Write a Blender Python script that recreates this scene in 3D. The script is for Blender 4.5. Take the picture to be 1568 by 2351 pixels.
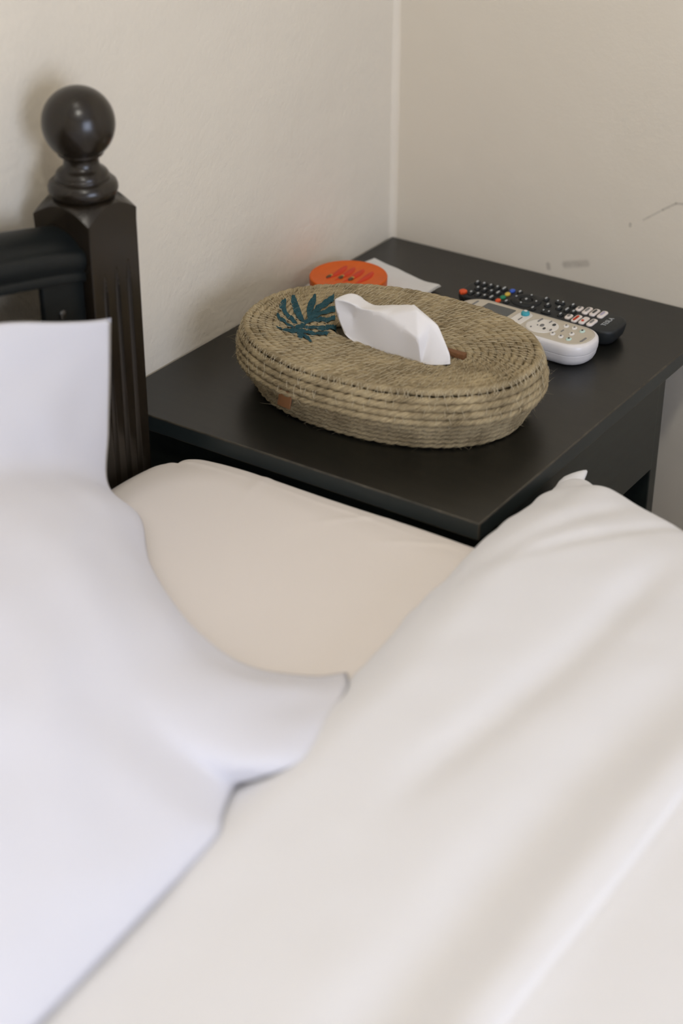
import bpy, bmesh, math, random
import numpy as np
from mathutils import Vector, Matrix, noise as mnoise

for o in list(bpy.data.objects):
    bpy.data.objects.remove(o, do_unlink=True)
scn = bpy.context.scene
COL = scn.collection
rnd = random.Random(7)
Z0 = 0.55            # height of the night table's top above the floor; builders below measure z from that top

# ------------------------------------------------------------------ camera
cd = bpy.data.cameras.new('camera')
cam = bpy.data.objects.new('camera', cd)
COL.objects.link(cam)
R = Matrix(((0.55682865, 0.41847332, -0.71751093),
            (-0.83062283, 0.28339132, -0.47932773),
            (0.0027505, 0.86288437, 0.5053939)))
cam.matrix_world = Matrix.Translation((-1.7374673, -1.08649658, 0.8 + Z0)) @ R.to_4x4()
cd.sensor_fit = 'VERTICAL'
cd.sensor_height = 36.0
cd.lens = 4001.0 / 2351.0 * 36.0
cd.clip_start = 0.02
cd.dof.use_dof = True
cd.dof.focus_distance = 1.80
cd.dof.aperture_fstop = 3.2
scn.camera = cam

# ------------------------------------------------------------------ world, lights, exposure
w = bpy.data.worlds.new('world')
scn.world = w
w.use_nodes = True
w.node_tree.nodes['Background'].inputs[0].default_value = (0.75, 0.85, 1.0, 1)
w.node_tree.nodes['Background'].inputs[1].default_value = 1.0


def area(name, loc, target, size, size_y, power, color):
    ld = bpy.data.lights.new(name, 'AREA')
    ld.shape = 'RECTANGLE'
    ld.size, ld.size_y = size, size_y
    ld.energy = power
    ld.color = color
    o = bpy.data.objects.new(name, ld)
    COL.objects.link(o)
    o.location = loc
    o.rotation_euler = (Vector(target) - Vector(loc)).to_track_quat('-Z', 'Y').to_euler()
    return o


# daylight through the window in the wall at the foot of the bed
area('window_light', (-1.95, -3.42, 1.10), (-1.75, 0.0, 1.0), 1.5, 1.6, 58, (0.68, 0.77, 1.0))
scn.view_settings.view_transform = 'Standard'
scn.view_settings.look = 'None'
scn.view_settings.exposure = 0.0
scn.view_settings.gamma = 1.0
scn.view_settings.use_curve_mapping = False


# ------------------------------------------------------------------ materials
def new_mat(name):
    m = bpy.data.materials.new(name)
    m.use_nodes = True
    nt = m.node_tree
    return m, nt, nt.nodes['Principled BSDF']


def nd(nt, t, **kw):
    n = nt.nodes.new(t)
    for k, v in kw.items():
        if k.startswith('i_'):
            key = k[2:]
            n.inputs[int(key) if key.isdigit() else key.replace('_', ' ')].default_value = v
        else:
            setattr(n, k, v)
    return n


def simple(name, col, rough=0.5, spec=0.5, nscale=0, nmix=0.12, bump=0.0, bscale=200, dist=0.001, coat=0, metal=0, sheen=0):
    m, nt, p = new_mat(name)
    p.inputs['Base Color'].default_value = (*col, 1)
    p.inputs['Roughness'].default_value = rough
    p.inputs['Specular IOR Level'].default_value = spec
    p.inputs['Coat Weight'].default_value = coat
    p.inputs['Metallic'].default_value = metal
    p.inputs['Sheen Weight'].default_value = sheen
    tc = nd(nt, 'ShaderNodeTexCoord')
    if nscale:
        nz = nd(nt, 'ShaderNodeTexNoise', i_Scale=nscale, i_Detail=5.0)
        nt.links.new(tc.outputs['Object'], nz.inputs['Vector'])
        mx = nd(nt, 'ShaderNodeMix', data_type='RGBA')
        mx.inputs[6].default_value = (*[c * (1 - nmix) for c in col], 1)
        mx.inputs[7].default_value = (*[min(1, c * (1 + nmix)) for c in col], 1)
        nt.links.new(nz.outputs['Fac'], mx.inputs[0])
        nt.links.new(mx.outputs[2], p.inputs['Base Color'])
    if bump:
        nb = nd(nt, 'ShaderNodeTexNoise', i_Scale=bscale, i_Detail=3.0)
        nt.links.new(tc.outputs['Object'], nb.inputs['Vector'])
        b = nd(nt, 'ShaderNodeBump', i_Strength=bump, i_Distance=dist)
        nt.links.new(nb.outputs['Fac'], b.inputs['Height'])
        nt.links.new(b.outputs['Normal'], p.inputs['Normal'])
    return m


def seg_mask(nt, vec, a, b, rad, soft):
    """1 within rad of the segment a-b (object space), 0 beyond rad+soft"""
    a, b = Vector(a), Vector(b)
    sub = nd(nt, 'ShaderNodeVectorMath', operation='SUBTRACT')
    nt.links.new(vec, sub.inputs[0]); sub.inputs[1].default_value = a
    d = b - a
    dot = nd(nt, 'ShaderNodeVectorMath', operation='DOT_PRODUCT')
    nt.links.new(sub.outputs[0], dot.inputs[0]); dot.inputs[1].default_value = d / max(d.length_squared, 1e-9)
    cl = nd(nt, 'ShaderNodeClamp'); nt.links.new(dot.outputs['Value'], cl.inputs[0])
    sc = nd(nt, 'ShaderNodeVectorMath', operation='SCALE'); sc.inputs[0].default_value = d
    nt.links.new(cl.outputs[0], sc.inputs['Scale'])
    di = nd(nt, 'ShaderNodeVectorMath', operation='DISTANCE')
    nt.links.new(sub.outputs[0], di.inputs[0]); nt.links.new(sc.outputs[0], di.inputs[1])
    mr = nd(nt, 'ShaderNodeMapRange', interpolation_type='SMOOTHSTEP')
    mr.inputs[1].default_value = rad; mr.inputs[2].default_value = rad + soft
    mr.inputs[3].default_value = 1; mr.inputs[4].default_value = 0
    nt.links.new(di.outputs['Value'], mr.inputs[0])
    return mr.outputs[0]


def wall_mat(name, col, scuffs=(), bumpk=.5):
    m, nt, p = new_mat(name)
    tc = nd(nt, 'ShaderNodeTexCoord')
    p.inputs['Roughness'].default_value = 0.75
    p.inputs['Specular IOR Level'].default_value = 0.25
    nz = nd(nt, 'ShaderNodeTexNoise', i_Scale=5.0, i_Detail=4.0)
    nt.links.new(tc.outputs['Object'], nz.inputs['Vector'])
    mx = nd(nt, 'ShaderNodeMix', data_type='RGBA')
    mx.inputs[6].default_value = (*[c * 0.965 for c in col], 1)
    mx.inputs[7].default_value = (*[c * 1.035 for c in col], 1)
    nt.links.new(nz.outputs['Fac'], mx.inputs[0])
    out = mx.outputs[2]
    for a, b, rad, soft, c, k in scuffs:
        jn = nd(nt, 'ShaderNodeTexNoise', i_Scale=90.0, i_Detail=2.0)
        nt.links.new(tc.outputs['Object'], jn.inputs['Vector'])
        msk = seg_mask(nt, tc.outputs['Object'], a, b, rad, soft)
        mul = nd(nt, 'ShaderNodeMath', operation='MULTIPLY'); nt.links.new(msk, mul.inputs[0])
        mr = nd(nt, 'ShaderNodeMapRange'); mr.inputs[1].default_value = .3; mr.inputs[2].default_value = .7
        mr.inputs[3].default_value = k * .6; mr.inputs[4].default_value = k
        nt.links.new(jn.outputs['Fac'], mr.inputs[0]); nt.links.new(mr.outputs[0], mul.inputs[1])
        m2 = nd(nt, 'ShaderNodeMix', data_type='RGBA')
        nt.links.new(mul.outputs[0], m2.inputs[0]); nt.links.new(out, m2.inputs[6])
        m2.inputs[7].default_value = (*c, 1)
        out = m2.outputs[2]
    nt.links.new(out, p.inputs['Base Color'])
    n1 = nd(nt, 'ShaderNodeTexNoise', i_Scale=170.0, i_Detail=2.0)
    n2 = nd(nt, 'ShaderNodeTexNoise', i_Scale=22.0, i_Detail=2.0)
    for n in (n1, n2): nt.links.new(tc.outputs['Object'], n.inputs['Vector'])
    b1 = nd(nt, 'ShaderNodeBump', i_Strength=bumpk, i_Distance=0.0013)
    b2 = nd(nt, 'ShaderNodeBump', i_Strength=bumpk * .8, i_Distance=0.0045)
    nt.links.new(n1.outputs['Fac'], b1.inputs['Height']); nt.links.new(n2.outputs['Fac'], b2.inputs['Height'])
    nt.links.new(b2.outputs['Normal'], b1.inputs['Normal']); nt.links.new(b1.outputs['Normal'], p.inputs['Normal'])
    return m


def wood_mat(name, c1, c2, rough, axis=(1, 12, 12), bump=0.08, spec=0.5):
    m, nt, p = new_mat(name)
    tc = nd(nt, 'ShaderNodeTexCoord')
    mp = nd(nt, 'ShaderNodeMapping'); mp.inputs['Scale'].default_value = axis
    nt.links.new(tc.outputs['Object'], mp.inputs['Vector'])
    nz = nd(nt, 'ShaderNodeTexNoise', i_Scale=9.0, i_Detail=6.0, i_Roughness=0.65)
    nt.links.new(mp.outputs[0], nz.inputs['Vector'])
    cr = nd(nt, 'ShaderNodeValToRGB')
    cr.color_ramp.elements[0].position = .3; cr.color_ramp.elements[0].color = (*c1, 1)
    cr.color_ramp.elements[1].position = .75; cr.color_ramp.elements[1].color = (*c2, 1)
    nt.links.new(nz.outputs['Fac'], cr.inputs[0]); nt.links.new(cr.outputs[0], p.inputs['Base Color'])
    p.inputs['Roughness'].default_value = rough
    p.inputs['Specular IOR Level'].default_value = spec
    b = nd(nt, 'ShaderNodeBump', i_Strength=bump, i_Distance=0.0006)
    nt.links.new(nz.outputs['Fac'], b.inputs['Height']); nt.links.new(b.outputs['Normal'], p.inputs['Normal'])
    return m


def cloth_mat(name, col, weave=900.0):
    m, nt, p = new_mat(name)
    tc = nd(nt, 'ShaderNodeTexCoord')
    p.inputs['Roughness'].default_value = 0.9
    p.inputs['Specular IOR Level'].default_value = 0.15
    p.inputs['Sheen Weight'].default_value = 0.08
    nz = nd(nt, 'ShaderNodeTexNoise', i_Scale=6.0, i_Detail=3.0)
    nt.links.new(tc.outputs['Object'], nz.inputs['Vector'])
    mx = nd(nt, 'ShaderNodeMix', data_type='RGBA')
    mx.inputs[6].default_value = (*[c * .98 for c in col], 1); mx.inputs[7].default_value = (*[min(1, c * 1.02) for c in col], 1)
    nt.links.new(nz.outputs['Fac'], mx.inputs[0]); nt.links.new(mx.outputs[2], p.inputs['Base Color'])
    wv = nd(nt, 'ShaderNodeTexNoise', i_Scale=weave, i_Detail=1.0)
    nt.links.new(tc.outputs['Object'], wv.inputs['Vector'])
    b = nd(nt, 'ShaderNodeBump', i_Strength=0.12, i_Distance=0.0004)
    nt.links.new(wv.outputs['Fac'], b.inputs['Height']); nt.links.new(b.outputs['Normal'], p.inputs['Normal'])
    return m


def rope_mat(name, dark, light):
    m, nt, p = new_mat(name)
    uv = nd(nt, 'ShaderNodeUVMap'); uv.uv_map = 'UVMap'
    tc = nd(nt, 'ShaderNodeTexCoord')
    mp = nd(nt, 'ShaderNodeMapping'); mp.inputs['Scale'].default_value = (60, 26, 1)
    nt.links.new(uv.outputs[0], mp.inputs['Vector'])
    n1 = nd(nt, 'ShaderNodeTexNoise', i_Scale=1.0, i_Detail=4.0, i_Roughness=.6)
    nt.links.new(mp.outputs[0], n1.inputs['Vector'])
    n2 = nd(nt, 'ShaderNodeTexNoise', i_Scale=38.0, i_Detail=3.0)
    nt.links.new(tc.outputs['Object'], n2.inputs['Vector'])
    ad = nd(nt, 'ShaderNodeMath', operation='MULTIPLY_ADD'); ad.inputs[1].default_value = .6
    nt.links.new(n1.outputs['Fac'], ad.inputs[0])
    ml = nd(nt, 'ShaderNodeMath', operation='MULTIPLY'); ml.inputs[1].default_value = .4
    nt.links.new(n2.outputs['Fac'], ml.inputs[0]); nt.links.new(ml.outputs[0], ad.inputs[2])
    cr = nd(nt, 'ShaderNodeValToRGB')
    cr.color_ramp.elements[0].position = .34; cr.color_ramp.elements[0].color = (*dark, 1)
    cr.color_ramp.elements[1].position = .66; cr.color_ramp.elements[1].color = (*light, 1)
    nt.links.new(ad.outputs[0], cr.inputs[0]); nt.links.new(cr.outputs[0], p.inputs['Base Color'])
    p.inputs['Roughness'].default_value = .85
    p.inputs['Specular IOR Level'].default_value = .2
    b = nd(nt, 'ShaderNodeBump', i_Strength=.6, i_Distance=.0008)
    nt.links.new(n1.outputs['Fac'], b.inputs['Height']); nt.links.new(b.outputs['Normal'], p.inputs['Normal'])
    return m


M = {}
WALL = (0.765, 0.695, 0.575)
M['wall_left'] = wall_mat('left_wall_paint', WALL)
M['wall_right'] = wall_mat('right_wall_paint', WALL, scuffs=(
    ((0, -.241, .0165 + Z0), (0, -.268, .0245 + Z0), .0010, .0058, (.35, .305, .245), .58),
    ((0, -.2185, .0115 + Z0), (0, -.2195, .0075 + Z0), .0006, .0040, (.35, .305, .245), .62),
    ((0, -.334, .092 + Z0), (0, -.356, .1085 + Z0), .0002, .0022, (.38, .34, .28), .40),
    ((0, -.356, .1085 + Z0), (0, -.371, .119 + Z0), .0002, .0024, (.36, .32, .26), .55),
    ((0, -.371, .119 + Z0), (0, -.40, .123 + Z0), .0002, .0024, (.36, .32, .26), .55),
    ((0, -.3185, .0838 + Z0), (0, -.3185, .0815 + Z0), .0004, .0026, (.38, .34, .28), .6)), bumpk=.26)
M['wall'] = wall_mat('room_paint', WALL)
M['caulk'] = simple('corner_caulk', (.80, .725, .60), .7, .25, 30, .04, .3, 90, .001)
M['ceiling'] = simple('ceiling_paint', (.8, .79, .77), .9, .2)
M['floor'] = wood_mat('floor_laminate', (.20, .13, .08), (.34, .23, .14), .45)
M['espresso'] = wood_mat('espresso_wood', (.0050, .0050, .0040), (.0112, .0108, .0085), .33, (10, 1.5, 10), .10, .55)
M['cool_edge'] = wood_mat('cool_edge', (.014, .0195, .0195), (.021, .028, .028), .42, (2, 2, 10), .05)
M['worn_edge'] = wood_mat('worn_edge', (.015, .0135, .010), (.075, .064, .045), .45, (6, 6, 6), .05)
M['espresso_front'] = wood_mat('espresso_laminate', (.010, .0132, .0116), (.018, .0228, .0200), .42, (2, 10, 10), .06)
M['post'] = wood_mat('dark_walnut', (.0085, .0060, .0035), (.021, .0145, .0085), .26, (9, 9, 1.2), .10)
M['rail'] = wood_mat('black_lacquered_wood', (.0035, .0052, .0056), (.0070, .0095, .0098), .44, (1.5, 9, 9), .05, .32)
M['screw'] = simple('screw_steel', (.12, .12, .12), .3, .5, metal=1)
M['sheet'] = cloth_mat('cream_sheet', (.79, .725, .665))
M['white_cloth'] = cloth_mat('white_cotton', (.815, .803, .808))
M['pillowcase'] = cloth_mat('pillowcase_cotton', (.735, .725, .762))
M['mattress'] = cloth_mat('mattress_ticking', (.6, .58, .54))
M['rope'] = rope_mat('jute_rope', (.125, .090, .045), (.58, .465, .275))
M['fuzz'] = simple('jute_fibre', (.44, .355, .215), .8, .2)
M['stitch'] = simple('stitch_thread', (.54, .46, .31), .7, .2)
M['leaf'] = simple('teal_paint', (.022, .072, .088), .8, .2, 90, .3, .8, 420, .0012)
M['dark_shell'] = simple('shell_dark', (.08, .065, .04), .9, .1)  # dark tone stands in for the shade inside the basket
M['leather'] = simple('tan_leather', (.17, .072, .026), .65, .4, 150, .25, .3, 300, .0005)
M['tissue'] = cloth_mat('tissue_paper', (.84, .81, .79), 500)
M['napkin'] = cloth_mat('napkin_paper', (.74, .73, .71), 260)
M['orange'] = simple('orange_plastic', (.70, .115, .003), .5, .4, 60, .1)
M['red'] = simple('red_plastic', (.62, .035, .002), .5, .4, 80, .15)
M['seed'] = simple('bronze_paint', (.10, .045, .01), .4, .5)
M['gold'] = simple('gold_paint', (.55, .35, .08), .35, .5, metal=.6)
M['tv_body'] = simple('charcoal_plastic', (.016, .018, .019), .5, .4, 0, 0, .12, 1500, .0002)
M['tv_key'] = simple('black_rubber', (.010, .0115, .012), .55, .4)
M['key_print'] = simple('pale_print', (.45, .46, .45), .6, .3)
M['white_key'] = simple('white_key', (.80, .72, .66), .5, .4)
M['red_key'] = simple('red_key', (.72, .085, .015), .45, .4)
M['green_key'] = simple('green_key', (.02, .24, .11), .45, .4)
M['yellow_key'] = simple('yellow_key', (.66, .46, .06), .45, .4)
M['blue_key'] = simple('blue_key', (.04, .11, .52), .45, .4)
M['ink_grey'] = simple('grey_ink', (.22, .21, .20), .6, .3)
M['ink_red'] = simple('red_ink', (.60, .06, .02), .6, .3)
M['ink_lilac'] = simple('lilac_ink', (.42, .38, .50), .6, .3)
M['ac_body'] = simple('white_plastic', (.80, .765, .745), .28, .5)
M['ac_panel'] = simple('beige_panel', (.56, .50, .40), .5, .4)
M['ac_pad'] = simple('cream_key', (.78, .74, .68), .4, .4)
M['lcd'] = simple('grey_display', (.085, .092, .09), .3, .5)
M['cyan_key'] = simple('cyan_key', (.035, .33, .40), .35, .5)
M['mint_key'] = simple('mint_key', (.55, .70, .62), .45, .4)
M['ink_dark'] = simple('dark_ink', (.07, .07, .065), .6, .3)
M['seam'] = simple('seam_shadow', (.45, .43, .42), .6, .3)
M['lint'] = simple('white_lint', (.75, .75, .74), .8, .2)
M['window'] = simple('window_white', (.8, .8, .8), .4, .5)
m_, nt_, p_ = new_mat('lamp_diffuser')
p_.inputs['Emission Color'].default_value = (1.0, .955, .86, 1)
p_.inputs['Emission Strength'].default_value = 112.0
M['lamp'] = m_
M['lamp_dim'] = m_.copy(); M['lamp_dim'].node_tree.nodes['Principled BSDF'].inputs['Emission Strength'].default_value = 70.0
g_, ntg, pg = new_mat('window_glass')
tr = nd(ntg, 'ShaderNodeBsdfTransparent'); gl = nd(ntg, 'ShaderNodeBsdfGlossy', i_Roughness=.02)
mxs = nd(ntg, 'ShaderNodeMixShader'); mxs.inputs[0].default_value = .06
ntg.links.new(tr.outputs[0], mxs.inputs[1]); ntg.links.new(gl.outputs[0], mxs.inputs[2])
ntg.links.new(mxs.outputs[0], ntg.nodes['Material Output'].inputs[0])
M['glass'] = g_


# ------------------------------------------------------------------ helpers
def thing(name, label, cat, loc, group=None):
    o = bpy.data.objects.new(name, None)
    o.empty_display_size = .05
    COL.objects.link(o)
    o.location = (loc[0], loc[1], loc[2] + Z0)
    o['label'] = label
    o['category'] = cat
    if group: o['group'] = group
    return o


def world_loc(o):
    v = Vector(o.location)
    while o.parent:
        o = o.parent
        v += Vector(o.location)
    return v


def link_mesh(name, me, mat, parent=None, smooth=True, label=None):
    """mesh coordinates come in with z measured from the table top"""
    o = bpy.data.objects.new(name, me)
    COL.objects.link(o)
    if parent:
        o.parent = parent
        off = Vector((0, 0, Z0)) - world_loc(parent)
    else:
        off = Vector((0, 0, Z0))
    me.transform(Matrix.Translation(off))
    if mat: me.materials.append(mat)
    if smooth: me.shade_smooth()
    if label: o['label'] = label
    return o


def mesh(name, verts, faces, mat, parent=None, smooth=True, label=None):
    me = bpy.data.meshes.new(name)
    me.from_pydata([tuple(map(float, v)) for v in verts], [], [tuple(f) for f in faces])
    me.update()
    return link_mesh(name, me, mat, parent, smooth, label)


def bm_obj(name, bm, mat, parent=None, smooth=True, label=None):
    bmesh.ops.recalc_face_normals(bm, faces=bm.faces)
    me = bpy.data.meshes.new(name)
    bm.to_mesh(me)
    bm.free()
    return link_mesh(name, me, mat, parent, smooth, label)


def add_box(bm, x0, x1, y0, y1, z0, z1, bevel=0.0, segs=2):
    vs = [bm.verts.new(c) for c in ((x0, y0, z0), (x1, y0, z0), (x1, y1, z0), (x0, y1, z0), (x0, y0, z1), (x1, y0, z1), (x1, y1, z1), (x0, y1, z1))]
    fs = [bm.faces.new([vs[i] for i in f]) for f in ((3, 2, 1, 0), (4, 5, 6, 7), (0, 1, 5, 4), (1, 2, 6, 5), (2, 3, 7, 6), (3, 0, 4, 7))]
    if bevel:
        es = list({e for f in fs for e in f.edges})
        bmesh.ops.bevel(bm, geom=es, offset=bevel, segments=segs, affect='EDGES', profile=.6)


def box(name, b, mat, parent=None, bevel=0.0015, label=None):
    bm = bmesh.new()
    add_box(bm, *b, bevel=bevel)
    o = bm_obj(name, bm, mat, parent, smooth=False, label=label)
    if bevel:
        for p in o.data.polygons: p.use_smooth = p.area < 2e-4
    return o


def rrect(hw, hl, r, n=6, cx=0, cy=0, ang=0):
    """rounded rectangle outline, counter clockwise"""
    r = min(r, hw, hl)
    pts = []
    for k, (sx, sy) in enumerate(((1, 1), (-1, 1), (-1, -1), (1, -1))):
        for i in range(n + 1):
            a = math.pi / 2 * (k + i / n)
            pts.append((sx * (hw - r) + r * math.cos(a), sy * (hl - r) + r * math.sin(a)))
    c, s = math.cos(ang), math.sin(ang)
    return [(cx + c * x - s * y, cy + s * x + c * y) for x, y in pts]


def loft(name, rings, mat, parent=None, label=None, cap0=True, cap1=True, smooth=True):
    n = len(rings[0])
    v = [p for r in rings for p in r]
    f = []
    for k in range(len(rings) - 1):
        for i in range(n):
            j = (i + 1) % n
            f.append((k * n + i, k * n + j, (k + 1) * n + j, (k + 1) * n + i))
    if cap0: f.append(tuple(range(n - 1, -1, -1)))
    if cap1: f.append(tuple((len(rings) - 1) * n + i for i in range(n)))
    return mesh(name, v, f, mat, parent, smooth, label)


def pad(name, cx, cy, z, hw, hl, h, r, mat, parent, ang=0, dome=.6, n=5, label=None):
    """rounded key: straight side and softened top"""
    rings = [[(x, y, z - .0008) for x, y in rrect(hw, hl, r, n, cx, cy, ang)],
             [(x, y, z + h * dome) for x, y in rrect(hw, hl, r, n, cx, cy, ang)]]
    for q, zz in ((.12, .85), (.3, .97), (.55, 1.0)):
        m = min(hw, hl) * q
        rings.append([(x, y, z + h * zz) for x, y in rrect(hw - m, hl - m, max(r - m, .0001), n, cx, cy, ang)])
    return loft(name, rings, mat, parent, label)


def lathe(profile, cx, cy, n=48):
    v, f = [], []
    for r, z in profile:
        for i in range(n):
            a = 2 * math.pi * i / n
            v.append((cx + r * math.cos(a), cy + r * math.sin(a), z))
    for k in range(len(profile) - 1):
        for i in range(n):
            j = (i + 1) % n
            f.append((k * n + i, k * n + j, (k + 1) * n + j, (k + 1) * n + i))
    f.append(tuple(range(n - 1, -1, -1)))
    f.append(tuple((len(profile) - 1) * n + i for i in range(n)))
    return v, f


def interp(x, xs, ys):
    return float(np.interp(x, xs, ys))


def spline(pts, n):
    """Catmull-Rom through 3-D points, n samples"""
    P = np.array(pts, float)
    P = np.vstack([2 * P[0] - P[1], P, 2 * P[-1] - P[-2]])
    m = len(P) - 3
    out = []
    for t in np.linspace(0, m - 1e-9, n):
        i = int(t); u = t - i
        p0, p1, p2, p3 = P[i:i + 4]
        out.append(.5 * ((2 * p1) + (-p0 + p2) * u + (2 * p0 - 5 * p1 + 4 * p2 - p3) * u * u + (-p0 + 3 * p1 - 3 * p2 + p3) * u ** 3))
    return np.array(out)


def sm(t):
    t = min(1, max(0, t))
    return t * t * (3 - 2 * t)


# ------------------------------------------------------------------ the room
RX, RY, RZ = -3.4, -3.4, 2.6 - Z0
FZ = -Z0


def structure(o):
    o['kind'] = 'structure'
    return o


structure(box('wall_left', (RX - .1, .1, 0, .1, FZ, RZ), M['wall_left'], bevel=0))
structure(box('wall_right', (0, .1, RY - .1, 0, FZ, RZ), M['wall_right'], bevel=0))
structure(box('wall_near', (RX - .1, RX, RY - .1, 0, FZ, RZ), M['wall'], bevel=0))
# rear wall with the window opening
bm = bmesh.new()
WX0, WX1, WZ0, WZ1 = -2.7, -1.2, -.25, 1.35
add_box(bm, RX, WX0, RY - .1, RY, FZ, RZ); add_box(bm, WX1, 0, RY - .1, RY, FZ, RZ)
add_box(bm, WX0, WX1, RY - .1, RY, FZ, WZ0); add_box(bm, WX0, WX1, RY - .1, RY, WZ1, RZ)
structure(bm_obj('wall_rear', bm, M['wall'], smooth=False))
structure(box('floor', (RX - .1, .1, RY - .1, .1, FZ - .1, FZ), M['floor'], bevel=0))
structure(box('ceiling', (RX - .1, .1, RY - .1, .1, RZ, RZ + .1), M['ceiling'], bevel=0))
# window in the rear wall
win = bpy.data.objects.new('window_1', None); COL.objects.link(win); win.location = (-1.95, RY, WZ0 + Z0); structure(win)
bm = bmesh.new()
for b in ((WX0, WX0 + .05), (WX1 - .05, WX1), (-1.975, -1.925)): add_box(bm, b[0], b[1], RY - .07, RY - .03, WZ0, WZ1)
add_box(bm, WX0, WX1, RY - .07, RY - .03, WZ0, WZ0 + .05); add_box(bm, WX0, WX1, RY - .07, RY - .03, WZ1 - .05, WZ1)
bm_obj('window_frame', bm, M['window'], win, smooth=False)
box('pane', (WX0 + .05, -1.975, RY - .053, RY - .049, WZ0 + .05, WZ1 - .05), M['glass'], win, 0)
box('pane', (-1.925, WX1 - .05, RY - .053, RY - .049, WZ0 + .05, WZ1 - .05), M['glass'], win, 0)
# caulk bead running up the corner
rings = []
for i in range(60):
    z = -.02 + 1.0 * i / 59
    rr = .0055 + .0012 * mnoise.noise(Vector((3.1, z * 16, 0)))
    dx = .0012 * mnoise.noise(Vector((8.1, z * 9, 0)))
    rr = .0095 + .0012 * mnoise.noise(Vector((3.1, z * 16, 0)))
    ring = [(.001, .001, z)]
    for k in range(9):
        a = math.pi / 2 * k / 8
        ring.append((-rr + rr * math.sin(a) + .0002, -rr + rr * math.cos(a) + .0002, z))
    rings.append(ring)
structure(loft('trim_1', rings, M['caulk']))
for nm, b in (('baseboard_left', (RX, -.56, -.012, 0, FZ, FZ + .08)), ('baseboard_right', (-.012, 0, RY, -.46, FZ, FZ + .08))):
    structure(box(nm, b, M['window'], bevel=.002))

# two round ceiling lamps (one mirrored in the post's finial, the other throwing its shadow)
for lx, ly, lab in ((-1.12, -.42, 'small round white ceiling lamp nearest the headboard wall'), (-1.72, -1.22, 'large round white ceiling lamp over the middle of the bed')):
    lamp = thing('ceiling_lamp', lab, 'lamp', (lx, ly, RZ), 'ceiling lamps')
    k = .45 if ly > -.5 else 1.0
    v, f = lathe([(.02 * k, RZ), (.11 * k, RZ), (.115 * k, RZ - .012), (.11 * k, RZ - .03), (.02 * k, RZ - .03)], lx, ly)
    mesh('lamp_base', v, f, M['window'], lamp)
    v, f = lathe([(.10 * k, RZ - .0305), (.097 * k, RZ - .05), (.08 * k, RZ - .066), (.045 * k, RZ - .074), (.005 * k, RZ - .076)], lx, ly)
    mesh('diffuser', v, f, M['lamp_dim' if ly > -.5 else 'lamp'], lamp)

# ------------------------------------------------------------------ night table
nt = thing('nightstand', 'dark espresso night table in the room corner beside the bed', 'nightstand', (-.276, -.222, FZ))
bm = bmesh.new(); add_box(bm, -.55, -.0025, -.4425, -.0025, -.0185, 0, bevel=.0016, segs=3)
o = bm_obj('tabletop', bm, M['espresso'], nt, smooth=False)
o.data.materials.append(M['cool_edge']); o.data.materials.append(M['worn_edge'])
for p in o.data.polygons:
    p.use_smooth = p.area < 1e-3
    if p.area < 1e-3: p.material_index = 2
    elif abs(p.normal.z) < .1: p.material_index = 1  # side faces get a cooler, lighter tone than the upper face
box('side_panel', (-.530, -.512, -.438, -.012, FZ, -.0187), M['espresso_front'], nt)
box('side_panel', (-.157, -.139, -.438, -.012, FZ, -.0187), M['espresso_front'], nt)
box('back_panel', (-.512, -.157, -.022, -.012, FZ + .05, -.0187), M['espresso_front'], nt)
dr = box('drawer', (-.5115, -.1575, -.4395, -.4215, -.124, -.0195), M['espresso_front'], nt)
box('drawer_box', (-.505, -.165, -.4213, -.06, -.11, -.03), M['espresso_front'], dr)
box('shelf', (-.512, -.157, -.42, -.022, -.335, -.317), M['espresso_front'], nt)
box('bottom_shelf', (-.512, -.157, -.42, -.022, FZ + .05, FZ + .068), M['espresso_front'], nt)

# ------------------------------------------------------------------ bed frame with headboard
bed = thing('bed_frame', 'dark wooden bed with turned ball finial post and arched headboard rail', 'bed', (-1.3, -1.05, FZ))
PX, PY, HWP = -.6173, -.057, .0330


def post_top(r):
    return interp(r, [0, .027, .033, .0467], [.2525, .2515, .2490, .2362])


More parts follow.
